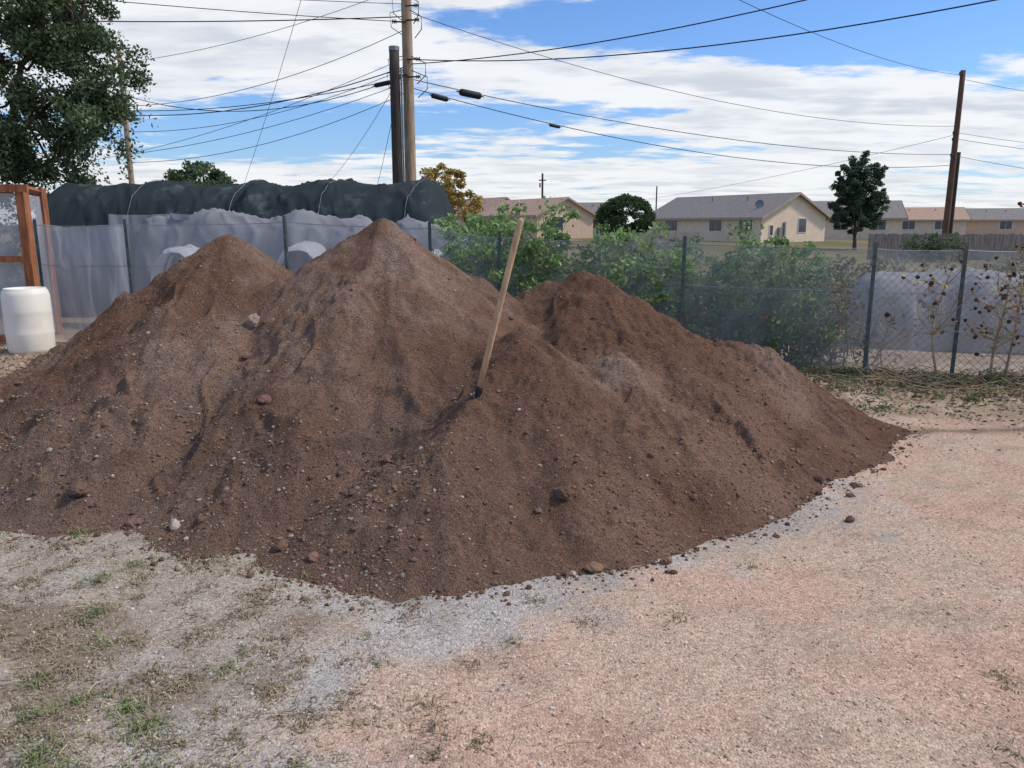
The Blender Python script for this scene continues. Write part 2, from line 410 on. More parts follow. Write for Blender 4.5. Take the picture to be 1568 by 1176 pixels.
big=[(.39,3.42,.035),(2.04,4.43,.025),(1.87,4.04,.022),(-2.42,4.12,.055),(-1.78,3.85,.035),(.27,3.8,.04),(-1.83,5.45,.06),
     (-1.8,5.2,.035),(-1.5,4.6,.045),(-1.15,3.62,.035),(.75,3.5,.03),(1.95,4.7,.03),(-.95,3.45,.028),(-2.05,3.95,.035),(2.15,4.62,.026),(-1.62,3.82,.03)]
P=np.array([(a,b_,max(0,float(heap(a,b_)))+s*.2) for a,b_,s in big]); n=len(P)
cc=hcol(n,(.18,.11,.08),.25); cc[6]=(.32,.23,.185); cc[4]=(.44,.38,.31)
rocks('large_clods',P,np.array([s for *_,s in big]),cc,ico(3),.06,parent=pile)

N=26000
y=1.7+rng.random(N)**1.6*5; x=rng.uniform(-.75,.75,N)*(y+.6)
h=heap(x,y,False); k=h<0; x,y=x[k],y[k]; n=len(x)
sdd,nn=pinkside(x,y); pk_=(sdd+nn*.6)>0
sz=np.clip(rng.lognormal(-5.9,.42,n),.0017,.0085)*np.where(rng.random(n)<.02,1.7,1)
cc=np.where(pk_[:,None],hcol(n,(.59,.42,.31),.32,.07),hcol(n,(.49,.44,.385),.35,.04))
wsel=(rng.random(n)<.06)[:,None]; cc=np.where(wsel,hcol(n,(.70,.66,.59),.1),cc)
rocks('gravel',np.stack([x,y,ground_z(x,y)+sz*.25],-1),sz,np.clip(cc,0,.85))

# ------------------------------------------------------------ leaves / blades
def leaves(pos,size,cols,asp=.5,up=None,bend=.2):
    n=len(pos)
    d=rng.normal(size=(n,3))
    if up is not None: d[:,2]=d[:,2]*up[0]+up[1]
    d/=np.linalg.norm(d,axis=1)[:,None]
    r=rng.normal(size=(n,3)); s=np.cross(d,r); s/=np.linalg.norm(s,axis=1)[:,None]
    nn_=np.cross(d,s); size=np.asarray(size)[:,None]
    V=np.stack([pos-d*size*.5,pos+s*size*asp*.5+nn_*size*bend*.3,pos+d*size*.5,pos-s*size*asp*.5+nn_*size*bend*.3],1)
    F=np.arange(n*4).reshape(n,4)
    return V.reshape(-1,3),F,np.repeat(cols,4,axis=0)
def foliage(name,clumps,n,size,pal,sp_,parent=None,mat=None,up=None,asp=.5,var=.3):
    m_=len(clumps); i=rng.integers(0,m_,n)
    dirs=rng.normal(size=(n,3)); dirs/=np.linalg.norm(dirs,axis=1)[:,None]
    pos=clumps[i]+dirs*(rng.random(n)**.55*1.0)[:,None]*sp_[i][:,None]*np.array([1,1,.75])
    tone=rng.uniform(1-var,1+var,m_)[i]*rng.uniform(.75,1.25,n)
    pal=np.array(pal); c=pal[rng.integers(0,len(pal),n)]*tone[:,None]
    V,F,C=leaves(pos,rng.uniform(.6,1.3,n)*size,c,asp,up)
    return mk(name,V,F,mat or leafm,np.clip(C,0,1),False,parent)
def branch(a,b,r0,r1,wob=.08,n=7):
    a=np.array(a,float); b=np.array(b,float); L=np.linalg.norm(b-a)
    tt=np.linspace(0,1,n)[:,None]
    P=a+(b-a)*tt; off=rng.normal(size=(3,))*wob*L; off2=rng.normal(size=(3,))*wob*.5*L
    P=P+np.sin(tt*np.pi)*off+np.sin(tt*2*np.pi)*off2
    return tube(P,np.linspace(r0,r1,n),6),P
def tree(name,base,h_trunk,blobs,ncl,nleaf,size,pal,tr=.2,csp=.5,nlimb=18,droop=0,var=.3,inner=.35):
    e=empty(name); base=np.array(base,float)
    blobs=np.array(blobs,float); wgt=blobs[:,3]*blobs[:,5]; wgt/=wgt.sum()
    i=rng.choice(len(blobs),ncl,p=wgt)
    d=rng.normal(size=(ncl,3)); d/=np.linalg.norm(d,axis=1)[:,None]
    cl=blobs[i,:3]+d*blobs[i,3:]*(rng.uniform(inner,1.0,ncl)**.6)[:,None]
    A=Acc(); top=base+np.array([rng.normal()*.1,rng.normal()*.1,h_trunk])
    (V,F),P=branch(base-np.array([0,0,.1]),top,tr,tr*.7,.03); A.add(V,F)
    mains=[]
    for j in range(min(5,len(blobs)+2)):
        bt=blobs[j%len(blobs),:3]+rng.normal(size=3)*blobs[j%len(blobs),3:]*.25
        (V,F),P=branch(top-np.array([0,0,h_trunk*.15*rng.random()]),bt,tr*.45,tr*.12,.08); A.add(V,F); mains.append(P)
    MP=np.vstack(mains)
    for j in rng.choice(ncl,min(nlimb,ncl),replace=False):
        q=MP[np.argmin(np.linalg.norm(MP-cl[j],axis=1)+rng.random(len(MP))*.3)]
        (V,F),P=branch(q,cl[j],tr*.13,tr*.04,.1,6); A.add(V,F)
    A.obj('trunk_and_limbs',bark,True,e)
    spd=rng.uniform(.6,1.25,ncl)*csp
    foliage('crown',cl,nleaf,size,pal,spd,e,var=var)
    if droop:
        j=rng.choice(ncl,droop); st=[]
        for q in j:
            L=rng.uniform(.4,1.1); k=30; tt=np.linspace(0,1,k)
            dx=rng.normal(size=2)*.35
            st.append(np.stack([cl[q,0]+dx[0]*tt,cl[q,1]+dx[1]*tt,cl[q,2]-L*tt**1.3],-1)+rng.normal(size=(k,3))*.035)
        st=np.vstack(st); c=np.array(pal)[rng.integers(0,len(pal),len(st))]*rng.uniform(.9,1.4,(len(st),1))
        V,F,C=leaves(st,rng.uniform(.7,1.2,len(st))*size,c,.45)
        mk('hanging_sprays',V,F,leafm,np.clip(C,0,1),False,e)
    return e
G1=[(.09,.14,.065),(.13,.18,.09),(.07,.11,.05),(.17,.21,.12)]
G2=[(.15,.19,.10),(.12,.16,.08),(.20,.23,.14)]
tree('elm_tree',(-10.9,15.5,0),2.2,[(-9.9,15.5,5.7,2.3,1.8,1.5),(-9.5,15.3,4.1,2.1,1.7,1.4),(-8.2,15.2,3.6,1.1,1,.9),(-10.6,15.6,3.0,1.3,1.2,1.0),(-8.1,15.3,5.3,1.0,.9,1.1),(-9.0,15.6,2.5,1.1,.9,.6),(-7.7,15.3,4.5,.8,.7,.9)],
     290,64000,.088,G1+G2,.24,.33,80,220,.35)
tree('round_tree',(-15.6,40,0),1.5,[(-15.6,40,3.5,1.5,1.3,1.1),(-14.9,40,3.0,1.2,1,.9)],80,10000,.2,G1,.16,.4,14)
tree('autumn_tree',(-2.65,30,0),1.2,[(-2.6,30,2.9,.95,.9,1.0),(-2.1,30,2.3,.9,.8,.8),(-3.2,30,2.5,.7,.6,.7)],80,9000,.13,[(.50,.33,.08),(.42,.29,.08),(.28,.24,.08),(.55,.42,.14)],.10,.26,24)
tree('globe_tree',(8.3,58,0),.8,[(8.3,58,2.15,2.0,1.8,1.5)],340,26000,.17,[(.08,.12,.05),(.10,.145,.065)],.2,.30,6,var=.12,inner=.9)
tree('poplar_tree',(22.7,52,0),.8,[(22.4,52,3.9,1.3,1.1,1.7),(22.3,52,2.4,1.8,1.4,1.4),(23.5,52,2.6,1.4,1.1,1.5),(21.6,52,4.4,.6,.5,1.3),(22.7,52,5.5,.5,.5,.9),(23.8,52,4.5,.7,.6,1.2),(22.2,52,5.1,.5,.4,.9)],300,32000,.17,[(.10,.14,.085),(.12,.165,.10),(.08,.115,.07)],.16,.27,24,inner=.1)
cl=[]
for xx in np.arange(-150,160,1.6):
    hgt=1.6+1.8*max(0,float(vn(xx*.07,0,900))+.35)+1.0*float(vn(xx*.31,3,901))*.6
    for _ in range(2): cl.append((xx+rng.normal()*.9,165+rng.normal()*2,rng.uniform(.3,1)*hgt))
cl=np.array(cl); foliage('distant_trees',cl,18000,.75,[(.11,.14,.10),(.13,.15,.11),(.15,.15,.11)],np.full(len(cl),1.5),None)

# ------------------------------------------------------------ houses
roofg=M('roof_shingle_grey',(.25,.225,.205),.9,.25,6,.4,40,stretch=(.6,.6,4))
rooft=M('roof_shingle_tan',(.45,.30,.215),.9,.2,6,.4,40)
stucco=M('stucco_cream',(.78,.62,.45),.9,.06,2,.1,60)
stucco2=M('stucco_peach',(.68,.49,.35),.9,.06,2,.1,60)
siding=M('siding_pale',(.55,.57,.58),.8,.08,2,.1,60)
trim=M('white_trim',(.75,.73,.70),.6,.05,4,0)
fasc=M('fascia_tan',(.42,.33,.25),.8,.1,3,0)
glass=M('window_glass',(.05,.06,.08),.1,.2,2,0,spec=.8)
def house(name,corner,u,L,W,zb,ze,zr,wallm,roofm,wf=(),wg=()):
    e=empty(name); c=np.array([*corner,0.]); u=np.array([*u,0.]); u/=np.linalg.norm(u); v=np.array([-u[1],u[0],0])
    if v[0]<0: v=-v
    def X(P): P=np.asarray(P,float); return c+P[:,:1]*u+P[:,1:2]*v+np.array([0,0,1])*P[:,2:]
    A=Acc()
    V=[(0,0,zb),(L,0,zb),(L,W,zb),(0,W,zb),(0,0,ze),(L,0,ze),(L,W,ze),(0,W,ze)]
    A.add(X(V),[(0,1,5,4),(1,2,6,5),(2,3,7,6),(3,0,4,7)])
    Vm=[(0,0,ze),(0,W/2,ze),(0,W/2,zr-.12),(0,W,ze),(L,0,ze),(L,W/2,ze),(L,W/2,zr-.12),(L,W,ze),(0,W/4,(ze+zr-.12)/2),(0,3*W/4,(ze+zr-.12)/2),(L,W/4,(ze+zr-.12)/2),(L,3*W/4,(ze+zr-.12)/2)]
    A.add(X(Vm),[(0,1,2,8),(1,3,9,2),(4,5,6,10),(5,7,11,6)])
    A.obj('walls',wallm,parent=e)
    R=Acc(); o=.45; dz=(zr-ze)/(W/2)*o; th=.16
    for s in(0,1):
        b0=-o if s==0 else W+o
        P=[(-o,b0,ze-dz),(L+o,b0,ze-dz),(L+o,W/2,zr),(-o,W/2,zr)]
        V=P+[(a,b_,z-th) for a,b_,z in P]
        R.add(X(V),[(0,1,2,3),(4,5,6,7)])
    # roof vents
    for q in (.3,.6):
        V,F=tube(X([(L*q,W*.35,zr-.9),(L*q,W*.35,zr-.25)]),.07,8); R.add(V,F)
    R.obj('roof',roofm,parent=e)
    T=Acc()
    for s in(0,1):
        b0=-o-.02 if s==0 else W+o+.02
        for a0 in (-o-.03,L+o+.03):
            P=[(a0,b0,ze-dz+.02),(a0,W/2,zr+.02),(a0,W/2,zr-th-.05),(a0,b0,ze-dz-th-.05)]; T.add(X(P),[(0,1,2,3)])
        P=[(-o,b0,ze-dz+.02),(L+o,b0,ze-dz+.02),(L+o,b0,ze-dz-th-.05),(-o,b0,ze-dz-th-.05)]; T.add(X(P),[(0,1,2,3)])
    T.obj('fascia',fasc,parent=e)
    Fm=Acc(); Gm=Acc()
    for a,z,w_,h_ in wf:
        V,F=box(a-w_/2-.08,a+w_/2+.08,-.05,.02,z-.08,z+h_+.08); Fm.add(X(V),F)
        for q in (-1,1):
            V,F=box(a+q*w_/4-w_/4+.03,a+q*w_/4+w_/4-.03,-.07,0,z,z+h_); Gm.add(X(V),F)
    for b_,z,w_,h_ in wg:
        V,F=box(-.05,.02,b_-w_/2-.08,b_+w_/2+.08,z-.08,z+h_+.08); Fm.add(X(V),F)
        V,F=box(-.07,0,b_-w_/2,b_+w_/2,z,z+h_); Gm.add(X(V),F)
    if Fm.V: Fm.obj('window_frames',trim,parent=e); Gm.obj('window_glass',glass,parent=e)
    return e,X
U=(-.53,.85)
e,X_=house('cream_house',(23.7,75),U,16,9.5,-.1,2.55,4.75,stucco,roofg,wf=[(1.9,1.05,1.7,1.15),(5.8,1.05,1.7,1.15),(12.2,1.05,1.9,1.15)],wg=[(5.9,.95,1.1,1.3),(1.4,.7,.4,.9)])
A=Acc(); V,F=box(-.25,0,2.3,2.7,.5,1.4); A.add(X_(V),F); V,F=box(-.2,0,3.1,3.3,.3,1.9); A.add(X_(V),F); A.obj('meter_boxes',steel,parent=e)
A=Acc(); cx=X_([(1.8,1.6,3.6)])[0]
rr=np.linspace(0,.45,4); V=[]
for r in rr:
    for a in np.arange(10)/10*6.283: V.append(cx+np.array([r*np.cos(a),r*r*-.5,r*np.sin(a)]))
F=[(i*10+j,i*10+(j+1)%10,(i+1)*10+(j+1)%10,(i+1)*10+j) for i in range(3) for j in range(10)]
A.add(V,F); V,F=tube([cx,cx+np.array([0,.2,-.6])],.04,4); A.add(V,F); A.obj('satellite_dish',steel,parent=e)
house('peach_house',(3.0,95),U,14,8.5,-.1,3.0,5.0,stucco2,rooft,wf=[(3,1.3,1.5,1.1),(9,1.3,1.5,1.1)],wg=[(3.2,1.3,1.2,1.3)])
house('peach_house',(-4.4,112),U,12,8,-.1,3.2,5.6,stucco2,rooft,wf=[(3,1.3,1.5,1.1)],wg=[(4,1.3,1.2,1.3)])
house('pale_house',(13.4,112),(-1,.25),8,8,-.1,3.0,4.9,siding,roofg,wf=[(2,1.2,1.4,1.2),(5.5,1.2,1.6,1.2)])
house('cream_house',(44.5,90),(-.96,.28),10,9,-.1,2.6,4.5,stucco,roofg,wf=[(2.5,1.1,1.6,1.1),(6.5,1.1,1.6,1.1)],wg=[(4,.9,1,1.2)])
house('cream_house',(61,106),(-.95,.3),11,9,-.1,2.5,4.1,stucco,rooft,wf=[(3,1.1,1.6,1.1),(7,1.1,1.6,1.1)],wg=[(4,.9,1,1.2)])
house('peach_house',(71,108),(-.95,.3),8,9,-.1,2.5,4.0,stucco2,roofg,wf=[(3,1.1,1.5,1.1)])

def board_fence(name,a,b,h,mat):
    A=Acc(); a=np.array(a,float); b=np.array(b,float); L=np.linalg.norm(b-a); u=(b-a)/L; nrm=np.array([-u[1],u[0]])
    s=0
    while s<L:
        w_=.14; hh=h+rng.uniform(-.03,.03); V,F=box(s,s+w_-.012,0,.02,0,hh)
        A.add(np.c_[a[0]+V[:,0]*u[0]+V[:,1]*nrm[0],a[1]+V[:,0]*u[1]+V[:,1]*nrm[1],V[:,2]],F); s+=w_
    for z in(.35,h-.3):
        V,F=box(0,L,.022,.06,z,z+.09); A.add(np.c_[a[0]+V[:,0]*u[0]+V[:,1]*nrm[0],a[1]+V[:,0]*u[1]+V[:,1]*nrm[1],V[:,2]],F)
    return A.obj(name,mat)
board=M('weathered_boards',(.30,.25,.21),.9,.3,3,.3,stretch=(6,6,.5))
board_fence('board_fence',(17,37.5),(32,34.5),1.2,board)
board_fence('board_fence',(7,56),(13,55),1.1,M('pale_boards',(.50,.40,.33),.9,.2,3,.2))

# ------------------------------------------------------------ poles and wires
def pole(name,x,y,h,r0,r1,mat,lean=0):
    e=empty(name); A=Acc(); zs=np.linspace(-.3,h,10)
    V,F=tube(np.c_[x+lean*zs/h,np.full(10,y),zs],np.linspace(r0,r1,10),12); A.add(V,F); A.obj('shaft',mat,True,e)
    return e
e=pole('utility_pole',-3.17,25,11.5,.19,.14,polewood)
A=Acc()
for z,s in((8.0,1),(7.6,1),(6.5,1),(6.0,1),(7.55,-1),(6.05,-1)):
    V,F=tube([(-3.17,24.8,z),(-3.17+.38*s,24.75,z)],.025,6); A.add(V,F)
    for q in range(3):
        V,F=tube([(-3.17+(.28+.05*q)*s,24.75,z),(-3.17+(.30+.05*q)*s,24.75,z)],.06,8); A.add(V,F)
for z0 in (8.3,7.9,6.6,6.2):
    s_=rng.uniform(.25,.5); V,F=tube([(-3.05,24.85,z0),(-3.05+s_,24.8,z0-.2),(-3.05+s_,24.8,z0-.55),(-3.05+s_*.4,24.8,z0-.8)],.014,4); A.add(V,F)
    V,F=tube([(-3.3,24.85,z0),(-3.3-s_,24.8,z0-.1),(-3.3-s_*.9,24.8,z0-.5),(-3.3,24.8,z0-.7)],.012,4); A.add(V,F)
A.obj('brackets_and_insulators',poledark,parent=e)
e=pole('utility_pole',-3.52,24.6,6.75,.17,.15,poledark)
A=Acc(); V,F=tube([(-3.52,24.6,6.7),(-3.52,24.6,6.82)],.16,10); A.add(V,F); A.obj('cap',steel,parent=e)
V,F=tube([(-3.35,24.5,-.1),(-3.32,24.55,3),(-3.32,24.55,6.2)],.03,6); A=Acc(); A.add(V,F); A.obj('conduit',steel,parent=e)
e=pole('utility_pole',22.0,40,9.0,.16,.12,polebrown)
A=Acc()
for z in (8.8,6.05,5.75,5.0):
    V,F=tube([(22,39.9,z),(21.75,39.8,z)],.03,6); A.add(V,F); V,F=tube([(21.77,39.8,z-.06),(21.77,39.8,z+.08)],.06,8); A.add(V,F)
A.obj('brackets_and_insulators',poledark,parent=e)
pole('utility_pole',22.45,40.4,5.2,.12,.10,poledark)
pole('utility_pole',-14.3,30,7.8,.11,.09,polewood)
e3=pole('utility_pole',4.2,110,8.6,.16,.13,poledark)
A=Acc(); V,F=box(3.7,4.7,109.8,109.9,7.6,7.75); A.add(V,F); V,F=box(3.75,3.95,109.6,109.8,6.7,7.3); A.add(V,F); A.obj('crossarm',poledark,parent=e3)
pole('utility_pole',20,110,6.9,.1,.09,poledark)
WA=Acc()
def wire(a,b,sag,r=.013):
    tt=np.linspace(0,1,28)[:,None]; P=np.array(a,float)+(np.array(b,float)-np.array(a,float))*tt
    P[:,2]-=(4*sag*tt*(1-tt))[:,0]; V,F=tube(P,r*.8,4); WA.add(V,F); return P
PL=(-3.2,25)
def W(z,b,sag,r=.013): return wire((PL[0],PL[1],z),b,sag,r)
W(7.75,(-30,23,8.2),.5,.02); W(7.6,(-30,22,9.8),.4,.014); W(8.1,(-28,20,8.8),.3,.011)
W(7.4,(-14.3,30,5.9),.5); W(6.35,(-14.3,30,5.6),.45,.02); W(6.1,(-14.3,30,6.3),.8,.016)
W(6.3,(-14.3,30,5.0),.5,.012); W(5.9,(-14.3,30,4.2),.3,.012); W(8.6,(-14.3,30,7.4),.3,.011)
W(6.6,(-20,38,4.6),.4,.012); W(5.6,(-14.3,30,3.9),.5,.012)
wire((-6.3,27,10.2),(-13.5,40,3.5),.2,.012); wire((PL[0],25,6.4),(-9.5,40,3.4),.3,.012); wire((-3.5,25,5.6),(-6.5,38,3.2),.1,.012)
W(6.55,(13.5,12,6.2),.75,.018); W(6.4,(9,16,6.65),.35,.018); W(8.3,(8,11,7.4),.4,.012)
P1=W(6.0,(22,40,5.05),.6,.016); P2=W(5.75,(22,40,4.55),.9,.016); P3=W(7.9,(22,40,6.4),.9,.012)
wire((2,16,6.9),(22,40,8.8),.5,.011)
wire((22,40,8.6),(40,42,7.2),.4); wire((22,40,5.8),(40,42,4.6),.3,.014); wire((22,40,5.0),(40,42,3.2),.3,.014); wire((22,40,6.1),(40,42,5.6),.5,.012)
wire((22,40,6.0),(10,70,3.6),.3,.012)
P4=W(6.05,(-14.3,30,5.75),.3,.016)
wo=WA.obj('overhead_wires',wirem)
def closure(P,i,L=.5,r=.075):
    a=P[i]; d=P[i+1]-P[i]; d/=np.linalg.norm(d); A=Acc()
    s=np.array([-.62,-.5,-.46,-.40,.40,.46,.5,.62])*L; R=np.array([.15,.2,.8,1,1,.8,.2,.15])*r
    V,F=tube(a+d*s[:,None]-np.array([0,0,.05]),R,10); A.add(V,F); A.obj('splice_closure',wirem,True,wo)
closure(P1,2,.8,.11); closure(P2,1,.6,.08); closure(P2,5,.45,.05); closure(P4,2,.6,.07)

# ------------------------------------------------------------ shade tunnels / garden
shade=netmat('shade_cloth_dark',(.070,.086,.090),1,.06,streak=.8)
greycl=netmat('row_cover_grey',(.38,.38,.40),1,.1)
whitecl=netmat('row_cover_white',(.66,.66,.68),1,.05)
def tunnel(name,p0,p1,width,h,mat,hoop=1.4,seed=0,sagk=.03,rag=.02,fold=.012,straps=False,mini=.62):
    e=empty(name); p0=np.array(p0,float); p1=np.array(p1,float); L=np.linalg.norm(p1-p0); u=(p1-p0)/L; n_=np.array([-u[1],u[0]])
    ns=max(30,int(L/.035)); na=60
    S,Aa=np.meshgrid(np.linspace(0,L,ns),np.linspace(0,math.pi,na),indexing='ij')
    def shape(S,Aa,k=1.0):
        sag=np.abs(np.sin(S/hoop*math.pi))
        w1=1-np.abs(vn(S*2.0+Aa*1.9,Aa*1.1-S*.9,seed+9)); w2=1-np.abs(vn(S*3.1-Aa*2.7,Aa*1.6+S*1.1,seed+13))
        rr=1-sagk*(sag**1.2)*(.4+.6*np.sin(Aa))+rag*fbm(S*1.3,Aa*1.6,seed,3)+rag*.9*(np.clip(w1-.78,0,1)/.22)+rag*.7*(np.clip(w2-.82,0,1)/.18)
        rr+=fold*(1-np.sin(Aa))*vn(S*9,Aa*.8,seed+5)*2.2
        endf=np.clip(np.minimum(S,L-S)/.45,0,1); rr*=(mini+(1-mini)*np.sqrt(1-(1-endf)**2))*k
        ex=np.cos(Aa); ex=np.sign(ex)*np.abs(ex)**.8; off=ex*width/2*rr; z=np.sin(Aa)**.8*h*rr
        return np.stack([p0[0]+u[0]*S+n_[0]*off,p0[1]+u[1]*S+n_[1]*off,z],-1)
    V=shape(S,Aa).reshape(-1,3)
    idx=np.arange(ns*na).reshape(ns,na); F=np.stack([idx[:-1,:-1],idx[1:,:-1],idx[1:,1:],idx[:-1,1:]],-1).reshape(-1,4)
    mk('cover',V,F,mat,smooth=True,parent=e)
    A=Acc(); B=Acc(); s=hoop if straps else 0
    while s<=L+.01:
        s_=min(max(s,.5),L-.5); aa=np.linspace(.02,math.pi-.02,33)
        V,F=tube(shape(np.full(33,s_),aa,.96),.014,6); A.add(V,F)
        if straps:
            V,F=tube(shape(s_+.12*np.sin(aa*2),aa,1.006),.005,4); B.add(V,F)
        s+=hoop
    A.obj('hoops',steel,True,e)
    if straps: B.obj('ropes',steel,True,e)
    return e
tunnel('shade_tunnel',(-8.6,15),(-4.2,14.6),2.6,2.40,shade,2.1,3,.03,.018,.01,True)
tunnel('shade_tunnel',(-4.8,14.4),(-1.05,14.0),2.6,2.40,shade,1.8,9,.035,.022,.012,True)
tunnel('row_cover_tunnel',(-5.9,12.6),(-2.0,12.3),1.3,1.84,greycl,1.3,19,.08,.035,.03)
tunnel('row_cover_tunnel',(-2.9,13.1),(-.6,12.8),1.2,1.66,greycl,1.2,29,.07,.035,.03)
tunnel('low_tunnel',(-4.85,11.2),(-5.1,14),.85,1.30,whitecl,1.0,39,.03,.02,mini=.93)
tunnel('low_tunnel',(-3.0,10.9),(-3.2,13.6),.9,1.36,whitecl,1.0,49,.03,.02,mini=.93)
tunnel('low_tunnel',(-1.7,10.9),(-.9,13.6),.8,1.25,whitecl,1.0,59,.03,.02,mini=.93)
tunnel('low_tunnel',(4.7,10.6),(10.5,9.8),1.2,1.05,netmat('row_cover_pale',(.50,.50,.50),1),1.4,69,.09,.04,.03)
def sheet(name,a,b,z0,z1,mat,amp=.06,freq=9,parent=None,seed=0):
    a=np.array(a,float); b=np.array(b,float); L=np.linalg.norm(b-a); u=(b-a)/L; n_=np.array([-u[1],u[0]])
    ns=max(12,int(L/.025)); nz_=26
    S,T=np.meshgrid(np.linspace(0,L,ns),np.linspace(0,1,nz_),indexing='ij')
    off=amp*(np.sin(S*freq+2*fbm(S*2,T,seed,2))*(.4+.6*(1-T))+.5*fbm(S*3,T*2,seed+2,3))
    z=z0+(z1-z0)*T - .02*np.abs(np.sin(S*math.pi/1.4))*T
    V=np.stack([a[0]+u[0]*S+n_[0]*off,a[1]+u[1]*S+n_[1]*off,z],-1).reshape(-1,3)
    idx=np.arange(ns*nz_).reshape(ns,nz_); F=np.stack([idx[:-1,:-1],idx[1:,:-1],idx[1:,1:],idx[:-1,1:]],-1).reshape(-1,4)
    return mk(name,V,F,mat,smooth=True,parent=parent)
sheet('draped_row_cover',(-6.6,12.8),(-5.0,12.2),.0,1.78,greycl,.14,9,seed=5)

net=netmat('fence_netting',(.37,.40,.41),.32,.10)
neta=netmat('fence_netting_left',(.48,.48,.49),.38,.12)
netw=netmat('fence_netting_pale',(.52,.52,.51),.38,.10)
netl=netmat('plastic_film',(.64,.64,.66),.62,.15)
fe=empty('netting_fence')
line=[(-6.5,10.8,1.62),(-5.15,10.55,1.62),(-2.9,10.1,1.66),(-1.0,9.62,1.58),(-.15,9.42,1.47),(1.95,8.92,1.42),(3.88,8.42,1.37),(4.75,8.25,1.36),(6.6,7.9,1.35),(9,7.5,1.35)]
for i in range(len(line)-1):
    a,b_=line[i],line[i+1]
    mt=netl if i==0 else (neta if i<3 else (net if i<6 else netw))
    L=math.hypot(b_[0]-a[0],b_[1]-a[1]); ns=max(10,int(L/.03)); nzz=24
    S,T=np.meshgrid(np.linspace(0,1,ns),np.linspace(0,1,nzz),indexing='ij')
    amp=.10 if i==0 else .03
    off=amp*fbm(S*L*(3.5 if i==0 else 1.4)+i*9,T*1.2,500+i,3)*np.sin(S*math.pi)**.4
    off+=.02*(1-np.abs(vn(S*L*3+T*1.5,T*.7,540+i)))**4*np.sin(S*math.pi)**.3
    n_=np.array([-(b_[1]-a[1]),b_[0]-a[0]])/L
    ztop=a[2]+(b_[2]-a[2])*S-.035*np.sin(S*math.pi)+.012*fbm(S*L*4,S*0,520+i,2)*np.sin(S*math.pi)
    V=np.stack([a[0]+(b_[0]-a[0])*S+n_[0]*off,a[1]+(b_[1]-a[1])*S+n_[1]*off,.03+T*(ztop-.03)],-1).reshape(-1,3)
    idx=np.arange(ns*nzz).reshape(ns,nzz); F=np.stack([idx[:-1,:-1],idx[1:,:-1],idx[1:,1:],idx[:-1,1:]],-1).reshape(-1,4)
    mk('netting',V,F,mt,smooth=True,parent=fe)
    if i in(3,4,5):
        V2=V.copy(); V2[:,1]-=.03; V2[:,2]=.03+(V2[:,2]-.03)*.68
        mk('netting_lower',V2,F,netmat('netting_lower_%d'%i,(.36,.41,.44),.16,.08),smooth=True,parent=fe)
A=Acc(); Wr=Acc()
for i,(x_,y_,z_) in enumerate(line):
    V,F=tube([(x_,y_-.03,-.1),(x_,y_-.03,z_+.06)],.014 if i not in(2,) else .026,6); A.add(V,F)
    if i!=2:
        V,F=box(x_-.02,x_+.02,y_-.052,y_-.046,0,z_+.06); A.add(V,F)
for (a,b_) in zip(line[:-1],line[1:]):
    for fz in(.99,.66):
        P=np.linspace((a[0],a[1]-.02,a[2]*fz),(b_[0],b_[1]-.02,b_[2]*fz),9); P[1:-1,2]-=.015; V,F=tube(P,.004,4); Wr.add(V,F)
A.obj('posts',postm,parent=fe); Wr.obj('tension_wires',steel,parent=fe)
C=Acc(); a=np.array(line[6][:2]); b_=np.array(line[9][:2]); L=np.linalg.norm(b_-a); u=(b_-a)/L; hh=1.2
s=-hh
while s<L:
    for sg in(0,1):
        s0,s1=(s,s+hh)
        q0=max(s0,0); q1=min(s1,L)
        z0=(q0-s0); z1=(q1-s0)
        if sg: z0,z1=hh-z0,hh-z1
        P=[(a[0]+u[0]*q0,a[1]+u[1]*q0-.04,z0+.03),(a[0]+u[0]*q1,a[1]+u[1]*q1-.04,z1+.03)]
        V,F=tube(P,.002,4); C.add(V,F)
    s+=.085
C.obj('chain_link',steel,parent=fe)

T1=[(.21,.32,.11),(.27,.39,.15),(.16,.25,.09),(.33,.43,.19)]
gstem=M('green_stem',(.16,.19,.09),.8,.2,9,0)
def plant(name,x0,x1,yc,h,n,size,pal,yj=.15):
    e=empty(name); A=Acc(); cl=[]
    m_=int((x1-x0)*16)+6
    for _ in range(m_):
        bx=rng.uniform(x0,x1); by=yc+rng.normal()*yj
        tx=bx+rng.normal()*.15; tz=h*rng.uniform(.55,1.0)
        (V,F),P=branch((bx,by,0),(tx,by+rng.normal()*.2,tz),.010,.003,.10,8); A.add(V,F)
        for k_ in(1,2,3,4,5,6,7): cl.append(P[k_]+rng.normal(size=3)*.1)
    A.obj('stems',gstem,True,e)
    cl=np.array(cl); cl[:,2]=np.clip(cl[:,2],.12,h)
    foliage('leaves',cl,n,size,pal,rng.uniform(.08,.22,len(cl)),e,asp=.6)
def fy(x):
    xs=[l[0] for l in line]; ys=[l[1] for l in line]; return float(np.interp(x,xs,ys))
for x0,x1,h,n in [(-.85,-.1,1.66,6500),(-.1,.75,1.80,8000),(.75,1.5,1.55,6500),(1.5,2.0,1.35,3500),(2.0,2.8,1.55,6000),(2.8,3.6,1.30,5000)]:
    plant('tomato_plant',x0,x1,fy((x0+x1)/2)+.5,h,n,.062,T1)
plant('tomato_plant',-.9,.2,11.3,1.75,5000,.085,T1)
plant('tomato_plant',.4,4.2,10.9,1.40,10000,.085,[(.14,.20,.09),(.19,.24,.12),(.22,.26,.14)])
plant('dry_bush',3.2,4.3,8.95,.95,2400,.05,[(.34,.27,.19),(.28,.22,.15),(.22,.23,.13)])
plant('weeds',3.8,9.5,13,1.05,6500,.09,[(.16,.18,.09),(.26,.24,.14)],.5)
plant('shrub',17.5,20,34.8,1.25,2600,.12,G2)
